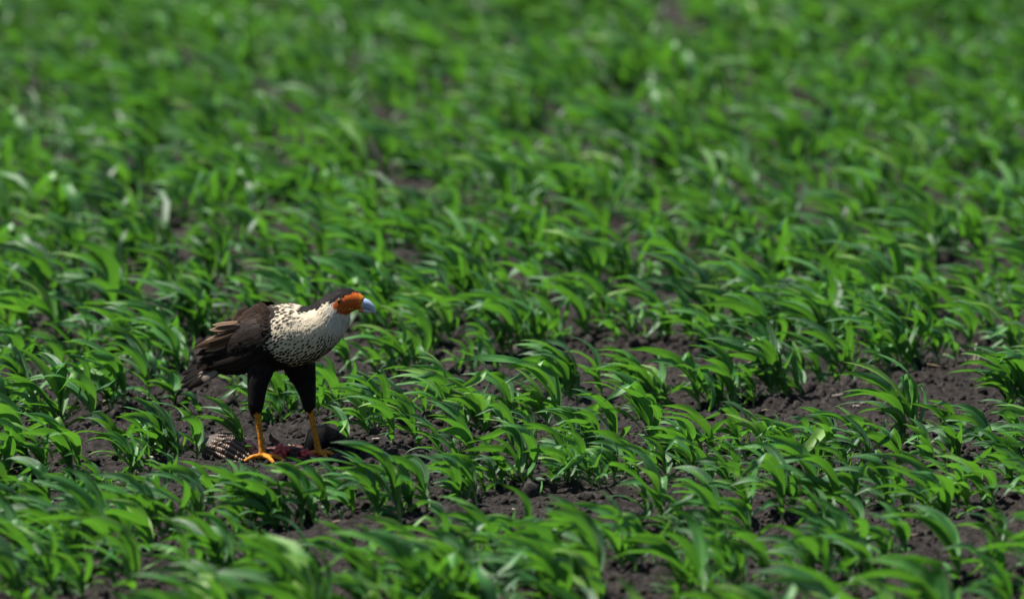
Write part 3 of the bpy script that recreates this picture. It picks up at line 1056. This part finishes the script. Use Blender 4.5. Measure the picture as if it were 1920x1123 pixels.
PALE = ((0.12, 0.072, 0.045), (0.26, 0.18, 0.115)); MIDB = ((0.045, 0.026, 0.016), (0.11, 0.068, 0.040))
DRK = ((0.014, 0.010, 0.009), (0.030, 0.020, 0.014)); BLK = ((0.009, 0.008, 0.008), (0.014, 0.011, 0.010))
for sd in (-1, 1):
    nb = 6
    Us, Ls = smooth_path(WU, 17), smooth_path(WL, 17)
    V, UVw = [], []
    for a_ in range(17):
        for b in range(nb * 2 + 1):
            t = b / (nb * 2)
            x, y = Us[a_] * (1 - t) + Ls[a_] * t
            inner = min(t, 1 - t) * 2
            V.append((x, y, body_side(x, y, sd))); UVw.append((t, a_ / 16))
    c = nb * 2 + 1
    F = np.array([(a_ * c + b, a_ * c + b + 1, (a_ + 1) * c + b + 1, (a_ + 1) * c + b) for a_ in range(16) for b in range(c - 1)])
    V = np.array(V).reshape(17, c, 3)
    LT = V[..., 2]
    for _ in range(10):                                   # a taut skin over the body
        Pd = np.pad(LT, 1, mode='edge')
        LT = np.maximum(LT * 0.97, (Pd[:-2, 1:-1] + Pd[2:, 1:-1] + Pd[1:-1, :-2] + Pd[1:-1, 2:]) / 4)
    tt = np.linspace(0, 1, c)[None, :]; aa = np.linspace(0, 1, 17)[:, None]
    LT = LT + 0.005 * np.sin(np.pi * tt) ** 0.6 * np.clip(aa * 8, 0, 1) - 0.002
    V = np.array([[L3(V[i_, j_, 0], V[i_, j_, 1], sd * LT[i_, j_]) for j_ in range(c)] for i_ in range(17)]).reshape(-1, 3)
    wing = obj('wing', mesh_from('wing', V, F, np.array(UVw), {'Col': np.tile([0.009, 0.007, 0.006], (len(V), 1)), 'spot': np.zeros(len(V))}), M_FEATHER, bird)
    cov = Plumage()
    # coverts in overlapping rows from the tip forward
    G = V.reshape(17, c, 3)
    for ra in np.linspace(14.6, 0.4, 17):
        for tb in np.linspace(0.03, 0.97, 13):
            aa = ra + RNG.uniform(-.4, .4); t = np.clip(tb + RNG.uniform(-.03, .03), 0.01, .99)
            i0 = int(np.clip(aa, 0, 15)); f = aa - i0; j0 = int(t * (c - 1)); g_ = t * (c - 1) - j0; j1 = min(j0 + 1, c - 1)
            P = (G[i0, j0] * (1 - f) + G[i0 + 1, j0] * f) * (1 - g_) + (G[i0, j1] * (1 - f) + G[i0 + 1, j1] * f) * g_
            d = nrm((G[i0 + 1, j0] - G[i0, j0]))
            ex = nrm(G[i0, j1] - G[i0, j0]) if j1 > j0 else nrm(G[i0, j0] - G[i0, j0 - 1])
            nm = nrm(np.cross(d, ex)); nm = nm * math.copysign(1, nm[1] * sd)
            d = nrm(d + np.array([0, 0, -0.30]) + RNG.normal(0, .07, 3)); d = nrm(d - nm * (d @ nm))
            size = np.interp(ra, [0, 6, 16], [0.62, 0.95, 1.25])
            topf = np.clip(1 - t * 2.2, 0, 1)
            c0 = np.array([0.0085, 0.0062, 0.0052]) + topf * np.array([0.017, 0.0098, 0.0062])
            c0 = c0 * RNG.uniform(.65, 1.35)
            gq = feather_geo(P + nm * 0.0008, d, nm, 0.032 * size, 0.019 * size, .07, .05, 4, 2, .35)
            e = np.abs(gq[2][:, 0] - .5) * 2
            k = np.clip(np.maximum(e - .5, (gq[2][:, 1] - .75) * 3), 0, 1)[:, None]
            edge_c = c0 * 1.9 + np.array([0.010, 0.005, 0.002]) * RNG.uniform(0, 1.2)
            cov.add(gq, c0 * (1 - k) + edge_c * k)
    cov.build('covert_feathers', wing, 'stuff')
    la = 0.040
    fl = [((452, 648), (376, 681), 16, BLK, .1), ((450, 638), (376, 674), 16, BLK, .15), ((446, 630), (375, 667), 16, DRK, .2), ((455, 622), (374, 648), 17, MIDB, .45),
          ((462, 630), (394, 659), 12, PALE, .3), ((458, 618), (396, 638), 12, PALE, .5), ((458, 606), (402, 616), 12, PALE, .8), ((455, 599), (407, 606), 9, PALE, 1.0),
          ((460, 612), (388, 642), 10, MIDB, .5), ((456, 626), (386, 655), 10, MIDB, .4), ((470, 606), (412, 622), 10, MIDB, .7), ((470, 622), (404, 648), 11, MIDB, .4), ((466, 640), (392, 668), 11, DRK, .3)]
    for k, (r_, t_, wd, cl, roll) in enumerate(fl):
        t_ = (t_[0] + RNG.uniform(-3, 3), t_[1] + RNG.uniform(-2.5, 2.5)); roll += RNG.uniform(-.25, .25); k = min(k, 7)
        flight('flight_feather', wing, r_, t_, sd * (la + 0.001 * k), sd * (0.030 + 0.0015 * k if k < 4 else 0.040), wd, cl, roll)
    sc = [((486, 655), (410, 690), 20, DRK, .05), ((478, 665), (398, 688), 18, DRK, .0), ((500, 660), (432, 692), 18, DRK, .0)]
    for k, (r_, t_, wd, cl, roll) in enumerate(sc):
        flight('flight_feather', wing, r_, t_, sd * (body_side(*r_, sd) + .003), sd * (0.036 + .002 * k), wd, cl, roll)

# --- tail
tail = [((430, 676), (335, 700), 0.034, 20, 0), ((428, 678), (334, 708), 0.020, 20, 0), ((428, 680), (333, 716), 0.006, 20, 0), ((428, 682), (335, 723), -0.008, 20, 1),
        ((428, 684), (338, 730), -0.021, 20, 1), ((428, 686), (347, 733), -0.034, 21, 1)]
for r_, t_, lt, wd, pale in tail:
    a_, b_ = L3(*r_, lt * 0.4), L3(*t_, lt)
    d = b_ - a_; Lg = np.linalg.norm(d); d /= Lg
    nm = nrm(np.array([0.15, -0.9, 0.35])); nm = nrm(nm - d * (nm @ d))
    Lg *= RNG.uniform(.90, 1.03)
    V, F, U = feather_geo(a_, d, nm, Lg, wd * 0.80 * S, .0, RNG.uniform(-.02, .05), 14, 4, .40)
    C = np.tile(np.array([0.006, 0.005, 0.0046]), (len(V), 1))
    t = U[:, 1]; e = np.abs(U[:, 0] - .5) * 2
    wh = (t > .22) & (t < .60) & (e < (0.95 if pale else 0.25))
    C[wh] = np.array([0.22, 0.18, 0.14])
    C[(t > .60) & (e > .6)] = (0.020, 0.014, 0.011)
    obj('tail_feather', mesh_from('tail_feather', V, F, U, {'Col': C, 'spot': np.zeros(len(V))}), M_FEATHER, bird)

# --- beak, cere and eyes
M_BEAK = attr_mat('beak_horn', 0.35, 0.5, 200, 0.1, 0.15)
up = smooth_path([(679, 563, 11.0, 9), (687, 563.5, 9.6, 7.4), (694, 566.5, 7.8, 5.6), (700, 571.5, 5.6, 4.0), (703.5, 578, 3.4, 2.4), (704, 588, 0.6, 0.6)], 16)
V, F = tube([L3(r[0], r[1]) for r in up], [(r[3] * S, r[2] * S) for r in up], 14)
V = np.array(V); t = np.repeat(np.linspace(0, 1, 16), 14)[:, None]
C = np.array([0.30, 0.40, 0.60]) * (1 - t) + np.array([0.36, 0.42, 0.50]) * t
C = np.where(t < 0.13, np.array([0.70, 0.30, 0.06]), C); C = np.where(t > 0.86, np.array([0.26, 0.20, 0.12]), C)
beak = obj('beak', mesh_from('beak', V, F, None, {'Col': C}), M_BEAK, bird)
lo = smooth_path([(676, 575, 5.2, 7), (686, 576.5, 4.6, 6), (694, 578.5, 3.6, 4.5), (699, 580.5, 1.6, 2)], 10)
V, F = tube([L3(r[0], r[1]) for r in lo], [(r[3] * S, r[2] * S) for r in lo], 12)
C = np.repeat(np.linspace(0, 1, 10), 12)[:, None]
C = np.where(C < 0.3, np.array([0.55, 0.16, 0.03]), np.array([0.42, 0.42, 0.40]))
obj('lower_mandible', mesh_from('lower_mandible', np.array(V), F, None, {'Col': C}), M_BEAK, beak)
for s in (-1, 1):
    vn = L3(676, 560, s * 0.0115)
    vv, ff = ICO2
    obj('nostril', mesh_from('nostril', vv * np.array([0.0032, 0.0016, 0.0012]) + vn, ff), M_PUPIL, beak)

j = np.where((np.abs(X - 643.5) < 3) & (np.abs(Y - 557) < 3))[0]
for s in (-1, 1):
    js = j[co[j, 1] * s > 0]
    lat = np.abs(co[js, 1]).mean() if len(js) else 0.022
    vv, ff = ico(3)
    c0 = L3(643.5, 557.0, s * (lat - 0.0018))
    eye = obj('eye', mesh_from('eye', vv * 0.0064 + c0, ff), M_EYE, bird)
    pd = nrm(np.array([0.10, s * 1.0, 0.10]))
    obj('pupil', mesh_from('pupil', vv * np.array([.0034, .0012, .0034]) + c0 + pd * 0.0060, ff), M_PUPIL, eye)
    # rim of bare orange skin round the eye
    ring = [c0 + np.array([math.cos(q) * 0.0074, s * 0.0014, math.sin(q) * 0.0068]) for q in np.linspace(0, 2 * math.pi, 17)]
    V, F = tube(ring, [0.0010] * 17, 6, cap=False)
    C = np.tile([0.50, 0.13, 0.022], (len(V), 1)); C[np.array(V)[:, 2] > c0[2] + 0.003] = (0.012, 0.010, 0.010)
    obj('eye_ring', mesh_from('eye_ring', np.array(V), F, None, {'Col': C}), M_BEAK, eye)


# ------------------------------------------------------------------ the carcass of an armadillo under its feet
def make_scute():
    m, nt, out = new_mat('scaly_shell')
    sep = N(nt, 'ShaderNodeSeparateXYZ')
    nt.links.new(N(nt, 'ShaderNodeUVMap').outputs[0], sep.inputs[0])
    u, v = sep.outputs[0], sep.outputs[1]
    oc = N(nt, 'ShaderNodeTexCoord').outputs['Object']
    nz = noise_node(nt, oc, 200, 3)
    bead = math_node(nt, 'MULTIPLY', math_node(nt, 'ADD', math_node(nt, 'SINE', math_node(nt, 'MULTIPLY', v, 62.0)), 0.25), 1.0)
    pale = math_node(nt, 'MULTIPLY', math_node(nt, 'MULTIPLY', math_node(nt, 'GREATER_THAN', bead, 0.35), math_node(nt, 'GREATER_THAN', u, 0.52)), math_node(nt, 'ADD', 0.35, nz))
    c = mix_col(nt, nz, (0.100, 0.062, 0.045), (0.035, 0.024, 0.021))
    c = mix_col(nt, pale, c, (0.40, 0.28, 0.20))
    principled(nt, out, c, 0.6, 0.4, math_node(nt, 'ADD', bead, nz), 0.5, 0.0012)
    return m


M_SCUTE = make_scute()
M_SHIELD = plain_mat('grey_shoulder_shield', (0.12, 0.095, 0.085), 0.65, 0.35, 420, 0.5, 1.0, 0.002, 0.25)

cx, cy = px_ground(430, 860)
carc = empty('armadillo_carcass', (cx, cy, 0.0))
tag(carc, 'torn armadillo carcass with banded shell and red flesh under the caracara', 'carcass')


def C3(px, py, dep=0.0):
    """carcass point: picture place at depth dep behind the carcass line, local to the carcass"""
    return np.array([(px - 430) * S, dep, (860 - py) * S + dep * 0.0])


# banded barrel: meridian strips running from the shoulder shield to the torn edge
def dome(a_, ph):
    """a_ 0..1 from shoulder end to torn end, ph around the barrel"""
    xx = -0.085 + 0.170 * a_
    prof = np.interp(a_, [0, .08, .22, .45, .75, 1], [.10, .50, .82, 1.0, .88, .55])
    P = np.array([xx, -math.cos(ph) * 0.062 * prof, math.sin(ph) * 0.058 * prof])
    cr, sr = math.cos(0.30), math.sin(0.30); cz, sz = math.cos(-0.42), math.sin(-0.42)
    P = np.array([P[0] * cr + P[2] * sr, P[1] + 0.012 * math.sin(4 * a_), -P[0] * sr + P[2] * cr])
    return np.array([P[0] * cz - P[1] * sz, P[0] * sz + P[1] * cz + 0.035, P[2] - 0.004])


nbands = 13
for b in range(nbands):
    p0 = R(-8 + 176 * b / nbands); p1 = R(-8 + 176 * (b + 0.86) / nbands)
    V, UVs = [], []
    n = 26
    a0 = 0.24; a1 = 0.96 + 0.05 * math.sin(b * 2.3)
    for k in range(n + 1):
        a_ = a0 + (a1 - a0) * k / n
        for q, (tt, hgt) in enumerate(((0, -0.004), (0.12, 0.0012), (0.6, 0.0022), (0.92, 0.0012), (1.0, -0.004))):
            P = dome(a_, p0 + (p1 - p0) * tt)
            ctr = np.array([P[0], 0.035, -0.01])
            saw = 0.0009 * (1 if (k % 2) else -1) if tt > 0.8 else 0
            V.append(P + nrm(P - ctr) * (hgt + saw)); UVs.append((tt, a_ * 3))
    F = np.array([(k * 5 + q, k * 5 + q + 1, (k + 1) * 5 + q + 1, (k + 1) * 5 + q) for k in range(n) for q in range(4)])
    obj('shell_band', mesh_from('shell_band', np.array(V), F, np.array(UVs)), M_SCUTE, carc)
V = []
for k in range(13):
    a_ = 0.0 + 0.29 * k / 12
    for q in range(25):
        P = dome(a_, R(-10 + 200 * q / 24))
        V.append(P + nrm(P - np.array([P[0], .035, -.01])) * (0.0004 * ((k + q) % 2) + 0.0005))
F = np.array([(k * 25 + q, k * 25 + q + 1, (k + 1) * 25 + q + 1, (k + 1) * 25 + q) for k in range(12) for q in range(24)])
obj('shoulder_shield', mesh_from('shoulder_shield', np.array(V), F), M_SHIELD, carc)


def blob(c, rad, seed, sub=3, amp=0.25, fr=1.6):
    rg_ = np.random.default_rng(seed)
    v, f = ico(sub)
    b = np.zeros(len(v))
    for q in range(6):
        b += amp * 0.45 * np.sin(v @ rg_.normal(0, fr * (1 + q * .5), 3) * 1.6 + rg_.uniform(0, 6)) / (1 + 0.4 * q)
    return v * (1 + b)[:, None] * np.array(rad) + c, f


def ground_at(lx, ly):
    return gh1(cx + lx, cy + ly)


for k, (px_, py_, dep, rad, mt) in enumerate([
        (524, 846, 0.00, (.014, .010, .015), M_FLESH), (534, 846, 0.02, (.012, .010, .010), M_FLESH), (515, 853, 0.00, (.016, .012, .008), M_FLESH_PALE),
        (548, 860, -0.01, (.026, .012, .006), M_FLESH), (562, 862, -0.01, (.018, .012, .006), M_FLESH), (575, 852, 0.02, (.014, .010, .010), M_FLESH),
        (582, 856, 0.01, (.020, .012, .008), M_FLESH), (470, 838, 0.00, (.010, .008, .009), M_FLESH_PALE), (480, 848, -.01, (.012, .008, .007), M_FLESH_PALE),
        (460, 832, 0.02, (.016, .01, .006), M_FLESH_PALE), (545, 850, 0.03, (.030, .018, .010), M_FLESH_DRY), (500, 852, .03, (.040, .02, .010), M_FLESH_DRY)]):
    V, F = blob(C3(px_, py_, dep), rad, 60 + k, 3, 0.5, 2.4)
    obj('flesh', mesh_from('flesh', V, F), mt, carc)
# torn hide lying between the shell, the flesh and the black rump
nx_, ny_ = 26, 10
V = []
rr = np.random.default_rng(31)
jag = rr.uniform(0.6, 1.15, (2, nx_ + 1))
for k in range(nx_ + 1):
    for q in range(ny_ + 1):
        u_, v_ = k / nx_, q / ny_ * 2 - 1
        w_ = (0.022 + 0.016 * math.sin(u_ * 7)) * jag[0 if v_ < 0 else 1][k]
        xx, yy = (458 - 430 + 130 * u_) * S, 0.035 + v_ * w_ + 0.05 * u_
        V.append((xx, yy, ground_at(xx, yy) + 0.010 + 0.008 * math.sin(u_ * 19 + v_ * 3) * (1 - v_ * v_) + 0.006 * rr.random() - 0.012 * v_ ** 4))
F = np.array([(k * (ny_ + 1) + q, k * (ny_ + 1) + q + 1, (k + 1) * (ny_ + 1) + q + 1, (k + 1) * (ny_ + 1) + q) for k in range(nx_) for q in range(ny_)])
obj('torn_hide', mesh_from('torn_hide', np.array(V), F), M_FLESH_DRY, carc)
# upright curled flap of dried skin
fp = smooth_path([(528, 842, .02), (520, 836, .03), (510, 830, .035), (505, 820, .03), (508, 812, .025)], 14)
V = []
for k, r in enumerate(fp):
    c0 = C3(r[0], r[1], r[2]); w = 0.010 * math.sin(math.pi * (0.12 + 0.86 * k / 13)) + 0.001 * (-1) ** k
    for q in (-1, -.3, .4, 1):
        V.append(c0 + np.array([0.3, 0.7, 0.55]) * w * q + np.array([0, 0, 0.002 * q * q]))
F = np.array([(k * 4 + q, k * 4 + q + 1, k * 4 + q + 5, k * 4 + q + 4) for k in range(13) for q in range(3)])
obj('skin_flap', mesh_from('skin_flap', np.array(V), F), M_FLESH_DRY, carc)

# black pelvic shell and ringed tail
V, F = [], []
na, nb = 26, 22
for k in range(na + 1):
    a_ = k / na
    xx = 0.168 + 0.118 * a_
    pr = np.interp(a_, [0, .03, .15, .40, .65, .85, 1], [.55, .80, .97, 1.0, .78, .50, .30])
    for q in range(nb + 1):
        ph = R(-14 + 208 * q / nb)
        rr = 1 + 0.022 * ((k + q) % 2) + 0.02 * math.sin(k * 1.3) * (k > 14)
        V.append(np.array([xx + 0.012 * math.sin(ph), 0.088 - math.cos(ph) * .044 * pr * rr, math.sin(ph) * .066 * pr * rr + 0.002]))
for k in range(na):
    for q in range(nb):
        a0 = k * (nb + 1) + q
        F.append((a0, a0 + 1, a0 + nb + 2, a0 + nb + 1))
F = np.array(F)
obj('pelvic_shield', mesh_from('pelvic_shield', np.array(V), F), M_BLACK_SHELL, carc)
tp = smooth_path([(0.262, 0.088, .020), (0.300, 0.075, .018), (0.335, 0.060, .016), (0.370, 0.055, .014), (0.402, 0.055, .012), (0.43, .06, .010)], 37)
V, F = tube(tp, [0.016 - 0.010 * k / 36 for k in range(37)], 14, flat=(0, 1, 0.1))
tl = obj('tail', mesh_from('tail', np.array(V), F), M_BLACK_SHELL, carc)
for k in range(9):
    i0 = 1 + k * 4
    seg = [tp[i0] * (1 - q) + tp[min(i0 + 3, 36)] * q for q in (0, .15, .5, .85, 1.0)]
    r0 = 0.016 - 0.010 * i0 / 36
    V, F = tube(seg, [r0 * .9, r0 * 1.16, r0 * 1.24, r0 * 1.20, r0 * .9], 14, flat=(0, 1, .1))
    obj('tail_ring', mesh_from('tail_ring', np.array(V), F), M_BLACK_SHELL, tl)


# ------------------------------------------------------------------ dry stubble, straw, husks, seedlings
def straw_mesh(seed, Lg, r):
    rg_ = np.random.default_rng(seed)
    pts = [np.array([(k / 5 - .5) * Lg, 0.12 * Lg * math.sin(k * 1.1 + rg_.uniform(0, 6)) * rg_.uniform(.2, 1), 0.10 * Lg * rg_.uniform(0, 1) * math.sin(math.pi * k / 5)]) for k in range(6)]
    P = smooth_path(pts, 9)
    V, F = tube(P, [(r * rg_.uniform(.8, 1.2), r * .5) for k in range(9)], 6, flat=(0, 0, 1))
    return mesh_from('straw_fragment', np.array(V), F)


straws = [straw_mesh(300 + k, l, r) for k, (l, r) in enumerate([(.030, .0016), (.045, .0014), (.022, .0030), (.060, .0016), (.035, .0022), (.018, .0034)])]
for me in straws[:4]: me.materials.append(M_STRAW)
for me in straws[4:]: me.materials.append(M_STRAW_GREY)
spots = [(1475, 815, 3, 2.4), (1660, 727, 2, -.4), (1760, 700, 3, 0.1), (470 / 1, 955, 1, .8), (245, 917, 4, .3), (268, 872, 0, 1.0), (270, 895, 1, -.3), (1270, 1000, 1, -.25),
         (1360, 923, 3, -.6), (1420, 956, 0, .4), (1900, 880, 0, .5), (1910, 726, 4, 1.2), (40, 765, 1, -1.1), (205, 765, 4, .4), (915, 702, 5, 0), (868, 655, 5, .3), (928, 648, 4, .7),
         (973, 647, 4, -.5), (1348, 688, 5, .3), (1437, 727, 2, .1), (1410, 690, 2, .2), (1430, 770, 1, 0), (1540, 770, 0, .4), (1500, 790, 1, .1), (1620, 745, 5, .2), (1390, 590, 4, .5),
         (1215, 590, 4, 1.1), (1160, 525, 4, .6), (760, 760, 3, .1), (840, 720, 2, -.3), (510, 975, 1, .5), (482, 960, 0, 1.0), (1605, 770, 5, 0.3), (1690, 820, 1, -.4), (1455, 860, 3, .9), (705, 830, 5, .2)]
rs = np.random.default_rng(5)
for k in range(44):
    spots.append((rs.uniform(20, 1900), rs.uniform(640, 1090), int(rs.integers(0, 6)), rs.uniform(-1.5, 1.5)))
for px_, py_, kind, an in spots:
    x, y = px_ground(px_, py_)
    o = bpy.data.objects.new('straw_fragment', straws[kind]); COL.objects.link(o)
    o.location = (x, y, gh1(x, y) + 0.009); o.rotation_euler = (rs.uniform(-.2, .2), rs.uniform(-.25, .25), an)
    look = ['short thin tan', 'long thin tan', 'short thick tan', 'very long tan', 'pale grey', 'stubby pale grey'][kind]
    tag(o, f'{look} straw bit {place_words(x, y)}', 'straw', 'straw fragments on the soil')

x, y = px_ground(1828, 688)
st = empty('dry_stubble', (x, y, gh1(x, y)))
tag(st, 'dead pale stubble clump with three broken stalks among the sorghum', 'stubble')
for k, (tx, ty, tz, r) in enumerate([(0.004, .005, .060, .0032), (.022, -.004, .042, .0030), (-.045, -.01, .050, .0036)]):
    P = smooth_path([(tx * .1 - (.012 if k == 2 else 0), 0, -.01), (tx * .5, ty * .5, tz * .55), (tx, ty, tz)], 9)
    V, F = tube(P, [r * (1.5 - .7 * q / 8) * (1 + .15 * (q % 2)) for q in range(9)], 8, flat=(0, 1, 0))
    obj('stalk', mesh_from('stalk', np.array(V), F), M_STRAW_GREY, st)
V, F = blob(np.array([-.004, 0, .002]), (.026, .02, .014), 9, 3, .6, 2.5)
obj('root_crown', mesh_from('root_crown', V, F), M_STRAW, st)

# little grass seedlings, a blade or three each
for k, (px_, py_) in enumerate([(345, 800), (318, 795), (85, 800), (205, 905), (1000, 780), (1045, 790), (947, 775), (1228, 745), (330, 900), (640, 985), (800, 905), (1530, 905), (1840, 905), (1760, 800),
                                (870, 835), (1010, 930), (590, 905), (705, 905), (420, 905), (175, 925)]):
    x, y = px_ground(px_, py_)
    rg_ = np.random.default_rng(700 + k)
    rt = empty('grass_seedling', (x, y, gh1(x, y)))
    nb_ = int(rg_.integers(2, 5))
    tag(rt, f'tiny {["two", "three", "four"][nb_ - 2]}-bladed grass seedling {place_words(x, y)}', 'seedling', 'tiny grass seedlings on the soil')
    for q in range(nb_):
        th = rg_.uniform(0, 6.28)
        V, F, UV, T = leaf_geo(rg_, (0, 0, -.004), np.array([math.cos(th), math.sin(th), 0]), rg_.uniform(.03, .06), .0055, rg_.uniform(.8, 1.3), .9, .5, .3, .3, 7, 2, .75)
        obj('blade', mesh_from('blade', V, F, UV, {'tint': T}), M_LEAF, rt)
